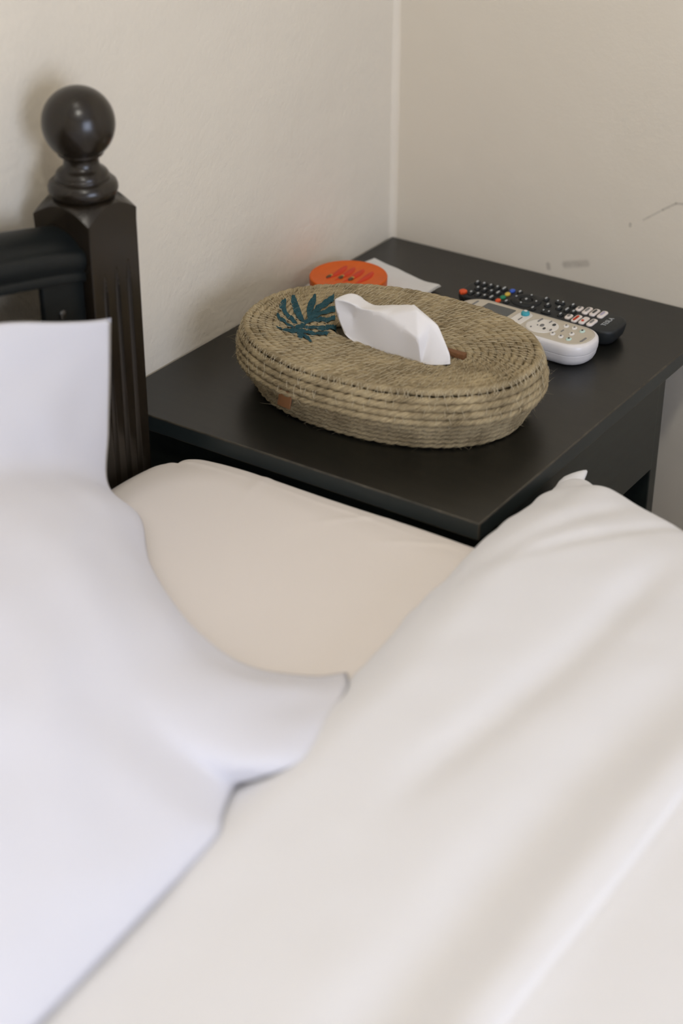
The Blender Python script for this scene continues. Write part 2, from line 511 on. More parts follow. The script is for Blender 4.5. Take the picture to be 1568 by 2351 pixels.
def make_post(px, mirror=False):
    verts, faces = [], []
    fl = [-.0165, .0, .0165]
    # perimeter: front face finely divided for the flutes, the others coarse
    fx = sorted(set([round(-HWP + 2 * HWP * i / 100, 5) for i in range(101)]))
    per = [(x, -HWP, 1) for x in fx]
    per += [(HWP, -HWP + 2 * HWP * i / 16, 0) for i in range(1, 17)]
    per += [(HWP - 2 * HWP * i / 16, HWP, 0) for i in range(1, 17)]
    per += [(-HWP, HWP - 2 * HWP * i / 16, 0) for i in range(1, 16)]
    n = len(per)
    zs = [FZ, -.3, -.1, 0.0, .08, .13, .15] + [.160 + .0011 * i for i in range(34)] + [.203, .21, .225]
    chamf = .0012
    for z in zs:
        for x, y, fr in per:
            yy = y; xx = x
            if fr:
                for k, c in enumerate(fl):
                    top = .186 + .0025 * (k - 1)
                    d = abs(x - c)
                    wv = .0034 * min(1, max(0, (top + .002 - z) / .020)) ** .6
                    if z > -.2 and wv > 1e-4 and d < wv:
                        yy += .0030 * (1 - (d / wv) ** 2) * (wv / .0034)
            cr_ = max(abs(x), abs(y))
            if min(abs(x), abs(y)) > HWP - chamf:
                xx = math.copysign(HWP - chamf * .35, x); yy = math.copysign(HWP - chamf * .35, y)
            verts.append((px + xx, PY + yy, z))
    for x, y, fr in per:
        verts.append((px + x * .999, PY + y * .999, post_top(math.hypot(x, y))))
    lev = len(zs) + 1
    for q in (.93, .8, .6, .3):
        for x, y, fr in per:
            verts.append((px + x * q, PY + y * q, post_top(math.hypot(x, y) * q)))
        lev += 1
    for k in range(lev - 1):
        for i in range(n):
            j = (i + 1) % n
            faces.append((k * n + i, k * n + j, (k + 1) * n + j, (k + 1) * n + i))
    faces.append(tuple((lev - 1) * n + i for i in range(n)))
    o = mesh('post', verts, faces, M['post'], bed)
    o.data.set_sharp_from_angle(angle=math.radians(32))
    prof = [(.005, .2500), (.026, .2505), (.0285, .2515), (.0306, .2540), (.0318, .2575), (.0318, .2605), (.0306, .2640), (.0285, .2660), (.0262, .2672),
            (.0250, .2674), (.0254, .2680), (.0256, .2688), (.0250, .2697), (.0240, .2702), (.0242, .2709), (.0238, .2722), (.0226, .2740), (.0210, .2755), (.0190, .2768),
            (.0172, .2784), (.0162, .2805), (.0159, .2830), (.0160, .2855), (.0168, .2872), (.0182, .2882), (.0196, .2888), (.0206, .2898), (.0208, .2908), (.0206, .2915)]
    rb, zb = .0328, .3176
    for i in range(1, 40):
        a = -math.radians(50.5) + math.radians(140.5) * i / 39
        k = 1.0 if a > 0 else 1.03
        prof.append((max(.0002, rb * math.cos(a)), zb + rb * math.sin(a) * k))
    v, f = lathe(prof, px, PY, 64)
    mesh('finial', v, f, M['post'], o)


make_post(PX)
BX2 = -2.05
make_post(BX2)


def rise(x):
    d = -.65 - x
    L = -.65 - (BX2 + HWP)
    return .235 * d * (1 - d / L)


prof = [(-.034, .184), (-.034, .2235), (-.040, .2275), (-.0460, .2295), (-.0520, .2297), (-.0590, .2282), (-.0665, .2248), (-.0720, .2212), (-.0768, .2168),
        (-.0785, .2148), (-.0805, .2142), (-.0832, .2110), (-.0845, .2060), (-.0842, .2010), (-.0830, .1970), (-.0812, .1950), (-.0808, .1935), (-.0822, .1920), (-.0826, .1880), (-.0822, .1850), (-.0810, .184)]
rings = []
for i in range(41):
    x = -.6495 + (BX2 + HWP + .6495 + .0) * i / 40
    rings.append([(x, y, z + rise(x)) for y, z in prof])
o = loft('headboard_rail', rings, M['rail'], bed)
o.data.set_sharp_from_angle(angle=math.radians(40))
st = box('stile', (-.7035, -.6500, -.0790, -.0735, -.25, .197), M['rail'], bed)
v, f = lathe([(.0045, -.0002), (.0045, .0005), (.0038, .0011), (.002, .0015), (.0003, .0016)], 0, 0, 20)
mesh('screw', [(-.6805 + x, -.0790 - z, .1618 + y) for x, y, z in v], f, M['screw'], st)
box('stile', (BX2 + HWP, BX2 + HWP + .0575, -.0790, -.036, -.25, .197), M['rail'], bed)
for k in range(8):
    x = -.84 - k * .142
    box('slat', (x - .0275, x + .0275, -.070, -.046, -.24, .19 + rise(x)), M['rail'], bed)
box('lower_rail', (BX2 + HWP, -.65, -.079, -.038, -.32, -.25), M['rail'], bed)
box('side_rail', (-.582, -.562, -2.12, -.09, -.32, -.22), M['rail'], bed)
box('side_rail', (BX2 - .018, BX2 + .002, -2.12, -.09, -.32, -.22), M['rail'], bed)
for k in range(10):
    y = -.2 - k * .2
    box('bed_slat', (BX2 + .002, -.582, y - .04, y + .04, -.262, -.242), M['rail'], bed)
box('foot_rail', (BX2, -.562, -2.14, -2.12, FZ, -.16), M['rail'], bed)

# ------------------------------------------------------------------ mattress with fitted sheet
mx0, mx1, my0, my1 = -2.0, -.5585, -2.1, -.0965
mt = thing('mattress', 'thick mattress in a smooth cream fitted sheet beside the night table', 'mattress', ((mx0 + mx1) / 2, -1.1, -.24))
bm = bmesh.new(); add_box(bm, mx0 + .006, mx1 - .006, my0 + .006, my1 - .006, -.2415, -.03, bevel=.02, segs=3)
bm_obj('mattress_core', bm, M['mattress'], mt)


def cluster(a, b, n, dens=.05):
    t = np.linspace(0, 1, n)
    return a + (b - a) * (t - dens * np.sin(2 * np.pi * t) / (2 * np.pi) * 16)


def sheet_z(x, y):
    ex, ey = mx1 - x, my1 - y
    R_ = .030
    z = -.0045
    # rounded long and head edges, softer at the corner
    for e, R2, dr_ in ((ex, .019, .0125), (ey, .030, .022)):
        if e < R2: z -= dr_ * (1 - math.sqrt(max(0, 1 - (1 - e / R2) ** 2)))
    c = math.hypot(max(0, .11 - ex), max(0, .11 - ey))
    z -= .016 * sm((c - .05) / .10)
    z += .0012 * mnoise.noise(Vector((x * 9, y * 9, 2.0)))
    z += .0011 * math.exp(-((ex - .028 - .004 * mnoise.noise(Vector((y * 14, 0, 4)))) / .005) ** 2) * (.6 + .8 * mnoise.noise(Vector((y * 11, 3, 1))))
    # small pull wrinkles by the long edge
    for (wx, wy, ang, L, h) in ((-.598, -.335, 2.5, .03, .0012), (-.585, -.225, .25, .04, .001), (-.60, -.41, 2.2, .04, .0012)):
        dx, dy = x - wx, y - wy
        u = dx * math.cos(ang) + dy * math.sin(ang); q = -dx * math.sin(ang) + dy * math.cos(ang)
        z += h * math.exp(-(q / .004) ** 2 - (u / L) ** 2)
    return z


xs = np.concatenate([np.linspace(mx0, -1.0, 30), np.linspace(-.99, -.60, 90), np.linspace(-.597, mx1, 34)])
ys = np.concatenate([np.linspace(my1, -.14, 30), np.linspace(-.143, -.6, 110), np.linspace(-.62, my1 - 2.0, 20)])
verts, faces = [], []
nx, ny = len(xs), len(ys)
for y in ys:
    for x in xs:
        cx_, cy_ = x, y
        # rounded plan corner
        ex, ey = mx1 - x, my1 - y
        rc = .05
        if ex < rc and ey < rc:
            a, b = (rc - ex) / rc, (rc - ey) / rc
            m_ = max(a, b); h_ = math.hypot(a, b)
            if h_ > 0:
                k = m_ / h_
                cx_ = mx1 - rc + a * k * rc; cy_ = my1 - rc + b * k * rc
        verts.append((cx_, cy_, sheet_z(x, y)))
for i in range(ny - 1):
    for j in range(nx - 1):
        a = i * nx + j
        faces.append((a, a + 1, a + nx + 1, a + nx))
edge = [i * nx + nx - 1 for i in range(ny - 1, -1, -1)] + [j for j in range(nx - 2, -1, -1)] + [i * nx for i in range(1, ny)] + [(ny - 1) * nx + j for j in range(1, nx - 1)]
base = len(verts)
for z in (-.06, -.15, -.238):
    for i in edge:
        verts.append((verts[i][0], verts[i][1], z))
n = len(edge)
for k in range(3):
    for i in range(n):
        j = (i + 1) % n
        a0 = edge[i] if k == 0 else base + (k - 1) * n + i
        a1 = edge[j] if k == 0 else base + (k - 1) * n + j
        faces.append((a0, a1, base + k * n + j, base + k * n + i))
mesh('fitted_sheet', verts, faces, M['sheet'], mt)

# ------------------------------------------------------------------ duvet, turned down towards its head edge
FOLDY = lambda x: interp(x, [-2.0, -.81, -.69, -.56, -.35], [-.50, -.477, -.465, -.4585, -.4535])
EDGEX = lambda y: interp(y, [-2.1, -1.2, -.9, -.75, -.6, -.52, -.475, -.45], [-.53, -.525, -.52, -.50, -.455, -.418, -.392, -.385])


def duvet_z(e, x, y, ex):
    """height of the duvet's upper side; e = distance from the fold edge, ex = distance in from the hanging side edge"""
    T = .036 + .006 * mnoise.noise(Vector((x * 3.2, y * 3.0, 1.7)))
    Rf = .060
    t = min(1, e / Rf)
    f = math.sqrt(max(0, 1 - (1 - t) ** 2)) * .8 + sm(t) * .2
    z = -.006 + T * f
    over = max(0, x + .585)
    z -= .030 * sm(over / .22) * (1 if e > .03 else .55 + .45 * e / .03)
    R2 = .045
    if ex < R2:
        z -= .022 * (1 - math.sqrt(max(0, 1 - (1 - ex / R2) ** 2)))
    # broad soft folds parallel to the turned-down edge
    wob = .012 * mnoise.noise(Vector((x * 4, 7.7, 0)))
    z -= .0065 * math.exp(-((y + .622 + wob + .05 * (x + .70)) / .017) ** 2) * sm((-x - .52) / .1) * sm((1.0 + x) / .15)
    z -= .010 * math.exp(-((y + .703 + wob) / .026) ** 2) * sm((-x - .62) / .2)
    z += .007 * math.exp(-((y + .745 + .4 * wob) / .022) ** 2) * sm((-x - .6) / .25)
    z -= .003 * math.exp(-((y + .535 + .3 * (x + .52) + wob) / .012) ** 2) * sm((-x - .44) / .06) * sm((.75 + x) / .15)
    z -= .003 * math.exp(-((y + .585 + .55 * (x + .50)) / .010) ** 2) * sm((-x - .44) / .05) * sm((.66 + x) / .1)
    # radiating pulls from the corner by the night table
    z += .0016 * math.sin(60 * (x * .9 + y * .6) + 5 * mnoise.noise(Vector((x * 8, y * 8, 0)))) * math.exp(-(((x + .43) / .08) ** 2 + ((y + .50) / .07) ** 2))
    # end of the turned-down layer
    lw = y + .7655 + .004 * mnoise.noise(Vector((x * 6, 1, 1)))
    z -= .0015 * sm(-lw / .006) + .0022 * math.exp(-(lw / .0032) ** 2)
    z += .0012 * mnoise.noise(Vector((x * 22, y * 22, 5.0)))
    return z


es = np.concatenate([.060 * (1 - np.cos(np.linspace(0, math.pi / 2, 22))), np.linspace(.063, .27, 70), np.linspace(.272, .33, 44), np.linspace(.335, .6, 24), np.linspace(.63, 1.6, 14)])
exs = np.concatenate([.045 * (1 - np.cos(np.linspace(0, math.pi / 2, 14))), np.linspace(.048, .35, 74), np.linspace(.355, .9, 60), np.linspace(.93, 1.5, 10)])
verts, faces = [], []
ny, nx = len(es), len(exs)
for e in es:
    for ex in exs:
        y = -.46 - e
        for _ in range(2):
            x = EDGEX(y) - ex
            y = FOLDY(x) - e
        scal = .0035 * mnoise.noise(Vector((x * 34, 2.2, 0))) * max(0, 1 - e / .03)
        verts.append((x, y + scal, duvet_z(e, x, y, ex)))
for i in range(ny - 1):
    for j in range(nx - 1):
        a = i * nx + j
        faces.append((a, a + nx, a + nx + 1, a + 1))
# hanging side below the bed's edge and the underside
top_n = len(verts)
hang = []
for lvl, (dz, dx) in enumerate(((.02, .006), (.06, .004), (.14, -.008), (.26, -.02))):
    for i in range(ny):
        x, y, z = verts[i * nx]
        k = .006 * mnoise.noise(Vector((y * 12, lvl * .7, 3)))
        verts.append((max(x + dx * (1 if x > -.5 else .3) + k, -.553), y - .004 * lvl * max(0, 1 - es[i] / .1), z - dz))
for lvl in range(4):
    for i in range(ny - 1):
        a = i * nx if lvl == 0 else top_n + (lvl - 1) * ny + i
        b = (i + 1) * nx if lvl == 0 else top_n + (lvl - 1) * ny + i + 1
        faces.append((a, top_n + lvl * ny + i, top_n + lvl * ny + i + 1, b))
# tucked underside of the fold
bot = len(verts)
for j in range(nx):
    x, y, z = verts[j]
    verts.append((x, y - .012, z - .0015 if x < -.56 else z - .012))
for j in range(nx - 1):
    faces.append((j, j + 1, bot + j + 1, bot + j))
dv = thing('duvet', 'white duvet turned down across the bed, hanging over its side by the night table', 'duvet', (-1.1, -1.3, -.03))
o = mesh('duvet_cover', verts, faces, M['white_cloth'], dv)

# little pinched tip at the hanging corner, beyond the table's corner
bm = bmesh.new()
bmesh.ops.create_uvsphere(bm, u_segments=16, v_segments=10, radius=1)
for v_ in bm.verts:
    p = v_.co.copy()
    tw = 1 - .55 * max(0, p.x)
    v_.co = Vector((-.405 + .022 * p.x, -.462 + .010 * p.y * tw - .004 * p.x, -.0170 + (.0050 + .002 * max(0, p.x)) * p.z * tw + .0030 * p.x))
bm_obj('corner_tuck', bm, M['white_cloth'], dv)

# ------------------------------------------------------------------ pillow propped on the headboard
NS, NT = 110, 110
right = spline([(-.673, -.130, .1690), (-.677, -.129, .12), (-.684, -.128, .06), (-.693, -.131, .008), (-.714, -.185, .002), (-.772, -.245, .001), (-.824, -.330, .001), (-.843, -.397, .001), (-.828, -.448, .001), (-.8060, -.4700, .0000)], 400)
left = spline([(-1.50, -.120, .17), (-1.53, -.17, .14), (-1.55, -.30, .10), (-1.55, -.45, .06), (-1.53, -.56, .035)], NT)
top = spline([(-.673, -.130, .1690), (-.70, -.131, .1765), (-.74, -.131, .190), (-.808, -.130, .214), (-.90, -.128, .235), (-1.1, -.125, .25), (-1.35, -.12, .22), (-1.50, -.12, .17)], NS)
bottom = spline([(-.8060, -.4700, .0000), (-.8423, -.4954, .019), (-0.8772, -0.5081, 0.0231), (-0.9141, -0.5198, 0.0276), (-0.944, -0.5273, 0.0295), (-.9669, -.5199, .0302), (-.9763, -.5116, .0275),
                 (-.9815, -.4985, .0200), (-.9835, -.4960, .0185), (-1.0038, -.5038, .0225), (-1.0255, -.5149, .0275), (-1.041, -0.5244, 0.0287), (-1.0843, -0.5292, 0.0295), (-1.1419, -0.5336, 0.0302), (-1.2275, -0.5391, 0.0307), (-1.3344, -0.5421, 0.0312), (-1.53, -.56, .035)], 400)
# param by arc length
def resample(C, n):
    d = np.r_[0, np.cumsum(np.linalg.norm(np.diff(C, axis=0), axis=1))]
    t = np.linspace(0, d[-1], n)
    return np.stack([np.interp(t, d, C[:, k]) for k in range(3)], 1)
right, left, top, bottom = resample(right, NT), resample(left, NT), resample(top, NS), resample(bottom, NS)
smooth_b = resample(spline([(-.8060, -.4700, .0000), (-0.8772, -0.5081, 0.0231), (-.944, -.523, .030), (-1.041, -.5252, .0305), (-1.1419, -0.5336, 0.0302), (-1.2275, -0.5391, 0.0307), (-1.3344, -0.5421, 0.0312), (-1.53, -.56, .035)], 400), NS)
notch = bottom - smooth_b
bottom = smooth_b


def pillow_pt(i, j, side):
    s, t = i / (NS - 1), j / (NT - 1)
    p = (1 - s) * right[j] + s * left[j] + (1 - t) * top[i] + t * bottom[i] \
        - ((1 - s) * (1 - t) * right[0] + s * (1 - t) * left[0] + (1 - s) * t * right[-1] + s * t * left[-1])
    p = p + notch[i] * t ** 9
    fs = math.sin(math.pi * s) ** .9
    ft = math.sin(math.pi * t) ** .85
    b = fs * ft
    nrm_ = np.array([.10, -.45, .88]) if side > 0 else np.array([0, .3, -.95])
    amp = .10 if side > 0 else .0
    q = p + nrm_ * amp * b
    if side > 0:
        v_ = Vector((s * 6, t * 4, 0))
        wr = .006 * mnoise.noise(v_) + .0035 * mnoise.noise(v_ * 2.3 + Vector((5, 2, 0)))
        q = q + nrm_ * wr * min(1, b * 3)
        # corner pulls
        for (s0, t0, a, amp2) in ((0, 1, 1.1, .006), (0, 0, -1.0, .004)):
            r_ = math.hypot((s - s0) * 1.5, (t - t0)); ang = math.atan2(t - t0, (s - s0) * 1.5 + 1e-6)
            q = q + nrm_ * amp2 * min(1, b * 3) * math.sin(ang * 9 + 1) * math.exp(-((r_ - .18) / .10) ** 2)
    else:
        q = p - np.array([0, -.004, .012]) * b
    return q


verts, faces = [], []
for side in (1, -1):
    for j in range(NT):
        for i in range(NS):
            verts.append(pillow_pt(i, j, side))
for sd in (0, 1):
    o0 = sd * NS * NT
    for j in range(NT - 1):
        for i in range(NS - 1):
            a = o0 + j * NS + i
            q = (a, a + 1, a + NS + 1, a + NS)
            faces.append(q if sd == 1 else q[::-1])
me_o = mesh('pillow', verts, faces, M['pillowcase'])
bm = bmesh.new(); bm.from_mesh(me_o.data)
bmesh.ops.remove_doubles(bm, verts=bm.verts, dist=.0002)
bmesh.ops.recalc_face_normals(bm, faces=bm.faces)
bm.to_mesh(me_o.data); bm.free()
me_o.data.shade_smooth()
me_o['label'] = 'plump white pillow propped up against the dark headboard'
me_o['category'] = 'pillow'

# ------------------------------------------------------------------ jute rope tissue box cover
BC = (-.3790, -.2370); BA, BB, BANG, BN = .1127, .1580, .0516, 2.14
BH = .070
bk = thing('tissue_box_cover', 'oval basket of coiled jute rope with a teal leaf, around the tissues', 'tissue box', (BC[0], BC[1], 0))
RR = .0041


def sup(a, b, t, n=BN):
    c, s = math.cos(t), math.sin(t)
    x = a * math.copysign(abs(c) ** (2 / n), c); y = b * math.copysign(abs(s) ** (2 / n), s)
    ca, sa = math.cos(BANG), math.sin(BANG)
    return BC[0] + ca * x - sa * y, BC[1] + sa * x + ca * y


def ring_path(off, z, ds=.0016):
    P = np.array([sup(BA + off, BB + off, t) for t in np.linspace(0, 2 * np.pi, 1500)])
    d = np.r_[0, np.cumsum(np.linalg.norm(np.diff(P, axis=0), axis=1))]
    n = int(d[-1] / ds)
    t = np.linspace(0, d[-1], n, endpoint=False)
    return np.stack([np.interp(t, d, P[:, 0]), np.interp(t, d, P[:, 1]), np.full(n, z)], 1), d[-1]


LID = np.full((500, 625), -1.0)   # highest rope point in each 0.8 mm cell of the lid
ROPE = []      # (path, normal outward) for the stitches and fibres


def rope_ring(off, z, idx, rr=RR, seg=14, zfun=None):
    P, L = ring_path(off, z)
    n = len(P)
    T = np.roll(P, -1, 0) - np.roll(P, 1, 0); T /= np.linalg.norm(T, axis=1)[:, None]
    N = np.stack([T[:, 1], -T[:, 0], np.zeros(n)], 1)
    s = np.arange(n) * L / n
    ph = idx * 2.39
    wob = np.array([mnoise.noise(Vector((math.cos(2 * math.pi * i / n) * 5 + idx * 3.3, math.sin(2 * math.pi * i / n) * 5, idx * 1.7))) for i in range(n)])
    wob2 = np.array([mnoise.noise(Vector((math.cos(2 * math.pi * i / n) * 9 + idx * 1.3, math.sin(2 * math.pi * i / n) * 9, 40 + idx * 1.7))) for i in range(n)])
    P = P + N * (wob * .0007)[:, None]
    P[:, 2] += wob2 * .0008
    turns = max(3, round(L / .033))
    k = 2 * math.pi * turns / L
    th = np.arange(seg) * 2 * math.pi / seg
    A = th[None, :] - k * s[:, None] + ph
    rad = rr * (.70 + .33 * np.abs(np.cos(1.5 * A)) ** .8) * (1 + .10 * wob2[:, None])
    V = P[:, None, :] + rad[..., None] * (np.cos(th)[None, :, None] * N[:, None, :] + np.sin(th)[None, :, None] * np.array([0, 0, 1.0])[None, None, :])
    V = V.reshape(-1, 3)
    faces = []
    uvs = []
    for i in range(n):
        i2 = (i + 1) % n
        for j in range(seg):
            j2 = (j + 1) % seg
            faces.append((i * seg + j, i * seg + j2, i2 * seg + j2, i2 * seg + j))
            for (ii, jj) in ((i, j), (i, j + 1), (i + 1, j + 1), (i + 1, j)):
                uvs.append((ii * L / n * 1.0 + idx * 1.37, jj / seg - turns * ii / n))
    me = bpy.data.meshes.new('rope_coil')
    me.from_pydata(V.tolist(), [], faces)
    uvl = me.uv_layers.new(name='UVMap')
    uvl.data.foreach_set('uv', np.array(uvs, dtype=np.float32).ravel())
    me.update()
    link_mesh('rope_coil', me, M['rope'], bk)
    if idx < 12:
        gi = np.floor((V[:, 0] - BC[0] + .2) / .0008).astype(int); gj = np.floor((V[:, 1] - BC[1] + .25) / .0008).astype(int)
        np.maximum.at(LID, (gi, gj), V[:, 2])
    ROPE.append((P, N, T, rr))


def top_z(off):
    """height of the rope centre on the lid, dipping gently to the slot"""
    return BH - RR - .0045 * sm((-off - .012) / .075) + (.0008 if off > -.006 else 0)


PITCH = .0075
TOPK = [-.0035 - PITCH * k for k in range(12)]
SIDE = [(.0006, .0594), (.0026, .0521), (.0038, .0448), (.0040, .0374), (.0000, .0306), (-.0048, .0242), (-.0087, .0177), (-.0120, .0113), (-.0150, .0052)]
idx = 0
for off in TOPK:
    rope_ring(off, top_z(off), idx); idx += 1
NTOP = len(ROPE)
for off, z in SIDE:
    rope_ring(off, max(z, RR * .99), idx, RR * 1.02); idx += 1

# dark shell added inside the coils to stop light leaking through the gaps
v, f = [], []
n = 96
levels = [(-.094, BH - .018), (-.088, BH - .0135), (-.05, BH - .0095), (-.008, BH - .007), (-.0035, BH - .012), (.0, .045), (.0, .037), (-.009, .0285), (-.0155, .0105), (-.02, .002), (-.094, .0015)]
rings = []
for off, z in levels:
    rings.append([(*sup(BA + off, BB + off, 2 * math.pi * i / n), z) for i in range(n)])
loft('dark_shell', rings, M['dark_shell'], bk)

leaf = {
 'leaflet': [
  [(-355.9, -99.6), (-351.5, -98.2), (-355.1, -103.3), (-363.5, -111.7), (-372.8, -121.1), (-382.9, -131.6), (-393.1, -141.6), (-400.9, -144.9), (-396.6, -136.4), (-385.4, -122.9), (-370.5, -109.2)],
  [(-366.2, -98.7), (-368.5, -101.8), (-380.6, -109.6), (-389.4, -117.0), (-395.9, -127.5), (-400.5, -135.6), (-407.1, -143.1), (-409.0, -140.3), (-402.7, -127.4), (-394.1, -115.0), (-389.2, -107.2), (-383.2, -103.3), (-373.5, -99.6)],
  [(-397.8, -110.9), (-401.0, -115.0), (-405.4, -121.0), (-408.5, -128.8), (-412.5, -135.1), (-414.7, -144.2), (-420.2, -148.2), (-419.1, -142.5), (-416.1, -133.5), (-413.1, -125.8), (-410.5, -120.8), (-404.5, -114.7)],
  [(-426.5, -129.2), (-429.1, -135.1), (-427.1, -139.2), (-423.7, -143.0), (-418.6, -150.5), (-427.5, -156.7), (-430.6, -153.4), (-431.9, -145.4), (-432.0, -139.3), (-430.8, -135.0)],
  [(-337.2, -116.5), (-341.4, -120.9), (-352.2, -128.3), (-361.4, -132.8), (-368.2, -135.5), (-385.6, -142.6), (-390.0, -143.6), (-373.1, -130.8), (-356.7, -121.8), (-347.5, -119.7)],
  [(-325.9, -133.3), (-339.2, -142.3), (-351.2, -142.7), (-363.4, -142.6), (-376.6, -143.3), (-386.8, -143.4), (-386.3, -141.7), (-370.6, -137.1), (-361.9, -134.6), (-348.5, -133.8), (-334.6, -133.5)],
  [(-348.8, -150.1), (-359.4, -157.3), (-366.0, -151.4), (-375.7, -149.7), (-383.6, -148.1), (-394.8, -149.0), (-390.0, -143.6), (-375.5, -142.5), (-363.9, -144.4), (-355.3, -146.9)],
  [(-365.9, -161.7), (-374.0, -167.2), (-383.4, -164.6), (-386.7, -157.2), (-393.4, -152.2), (-400.0, -151.2), (-404.1, -150.0), (-393.5, -146.0), (-385.0, -148.5), (-377.4, -152.2), (-372.4, -157.1)],
  [(-379.1, -172.0), (-387.2, -179.8), (-397.8, -176.4), (-404.1, -171.9), (-405.2, -163.0), (-409.8, -158.7), (-411.5, -153.7), (-407.2, -152.8), (-400.8, -157.3), (-396.4, -163.8), (-390.3, -167.9)],
  [(-400.2, -180.1), (-409.4, -180.9), (-414.9, -180.0), (-420.2, -173.4), (-421.7, -167.6), (-423.2, -160.6), (-416.6, -155.9), (-415.0, -163.0), (-411.7, -170.3), (-406.0, -175.2)],
  [(-424.2, -163.9), (-426.4, -170.2), (-431.7, -176.6), (-439.6, -183.8), (-437.3, -177.8), (-432.3, -171.0), (-429.5, -165.6)]],
 'leaf_stem': [[(-414.1, -143.8), (-418.6, -150.5), (-427.5, -156.7), (-433.8, -161.8), (-435.8, -165.9), (-433.1, -167.5), (-425.5, -164.5), (-418.7, -157.7), (-411.1, -153.1), (-395.1, -148.5), (-390.0, -143.6), (-396.5, -143.9), (-406.7, -146.2)]]}
LEAFPOLY = [[(x / 1000, y / 1000) for x, y in p] for ps in leaf.values() for p in ps]


def on_leaf(p):
    if not (-.445 < p[0] < -.32 and -.19 < p[1] < -.09 and p[2] > BH - .012): return False
    for poly in LEAFPOLY:
        ins = False
        n = len(poly)
        for a in range(n):
            x1, y1 = poly[a]; x2, y2 = poly[a - 1]
            if (y1 > p[1]) != (y2 > p[1]) and p[0] < (x2 - x1) * (p[1] - y1) / (y2 - y1) + x1: ins = not ins
        if ins: return True
    return False


# zigzag stitching between neighbouring coils
sv, sf = [], []


def add_thread(a, b, nrm_, w=.00021, lift=.0005):
    a, b, nrm_ = Vector(a), Vector(b), Vector(nrm_).normalized()
    d = (b - a).normalized(); sd = d.cross(nrm_).normalized() * w
    mid = (a + b) / 2 + nrm_ * lift
    i0 = len(sv)
    for p in (a, mid, b):
        for q in (p - sd, p + nrm_ * w * 1.6, p + sd):
            sv.append(tuple(q))
    for k in (0, 3):
        for j in (0, 1):
            sf.append((i0 + k + j, i0 + k + j + 1, i0 + k + 3 + j + 1, i0 + k + 3 + j))


def near_on(path, p):
    d = ((path[:, :2] - p[:2]) ** 2).sum(1) + (path[:, 2] - p[2]) ** 2
    return int(d.argmin())


def stitch(A, B, step, skew, dn_a, dn_b, prob=1.0, zig=True):
    PA, NA, TA, ra = A; PB, NB, TB, rb = B
    n = len(PA); m = max(1, int(step / .0016)); flip = 0
    for i in range(0, n, m):
        if rnd.random() > prob: continue
        ia = (i + rnd.randint(-1, 1)) % n
        pa = PA[ia]
        jb = near_on(PB, pa)
        sk = int(round(skew / .0016)) * (1 if flip == 0 else -1)
        pb = PB[(jb + sk) % len(PB)]
        na, nb = dn_a(NA[ia]), dn_b(NB[jb])
        a = pa + na * (ra * .99); b = pb + nb * (rb * .99)
        nn = na + nb
        if on_leaf((a + b) / 2) and rnd.random() < .93: continue
        add_thread(a, b, nn)
        flip = 1 - flip if zig else 0


up = lambda N: np.array([N[0] * .0, N[1] * .0, 1.0])
upout = lambda N: np.array([N[0] * .7, N[1] * .7, .7])
out_ = lambda N: np.array([N[0], N[1], .15])
for k in range(NTOP - 1):
    stitch(ROPE[k], ROPE[k + 1], .0062, .0026, up, up, .75, False)
stitch(ROPE[0], ROPE[NTOP], .0045, .0025, upout, upout)
for k in range(NTOP, NTOP + 5):
    stitch(ROPE[k], ROPE[k + 1], .0075, .0018, out_, out_, .28)
o = mesh('stitching', sv, sf, M['stitch'], bk)
o['kind'] = 'stuff'

# loose fibres
fv, ff = [], []
for _ in range(21000):
    r_i = rnd.randrange(len(ROPE))
    P, N, T, rr = ROPE[r_i]
    i = rnd.randrange(len(P))
    if r_i < NTOP:
        a = math.radians(rnd.uniform(35, 150)) if r_i else math.radians(rnd.uniform(-20, 120))
    else:
        a = math.radians(rnd.uniform(-60, 70))
    nrm_ = Vector(N[i] * math.cos(a) + np.array([0, 0, math.sin(a)]))
    p = Vector(P[i]) + nrm_ * rr * .92
    if on_leaf(p) and rnd.random() < .95: continue
    t = Vector(T[i]) * rnd.choice((-1, 1))
    long_ = rnd.random() < .05
    L = rnd.uniform(.007, .014) if long_ else rnd.uniform(.0025, .007)
    lift = rnd.uniform(.35, .9) if long_ else rnd.uniform(.04, .42)
    side = nrm_.cross(t)
    d = (t + nrm_ * lift + side * rnd.uniform(-.7, .7)).normalized()
    curl = Vector((rnd.uniform(-1, 1), rnd.uniform(-1, 1), rnd.uniform(-1, .6))) * .5
    w_ = rnd.uniform(.00006, .00013)
    sd = d.cross(nrm_).normalized() * w_
    i0 = len(fv)
    for q in range(4):
        u = q / 3
        c = p + d * L * u + curl * L * u * u * .6
        ww = sd * (1 - .7 * u)
        fv.append(tuple(c - ww)); fv.append(tuple(c + ww))
    for q in range(3):
        ff.append((i0 + 2 * q, i0 + 2 * q + 1, i0 + 2 * q + 3, i0 + 2 * q + 2))
o = mesh('loose_fibres', fv, ff, M['fuzz'], bk)
o['kind'] = 'stuff'


# painted leaf, a skin of paint lying over the coils
def lid_height(x, y):
    i = int((x - BC[0] + .2) / .0008); j = int((y - BC[1] + .25) / .0008)
    c = LID[i - 1:i + 2, j - 1:j + 2]
    hi = c.max(); c = c[c > 0]
    far = LID[i - 3:i + 4, j - 3:j + 4].max()
    return max(hi, far - .0013) + .0009


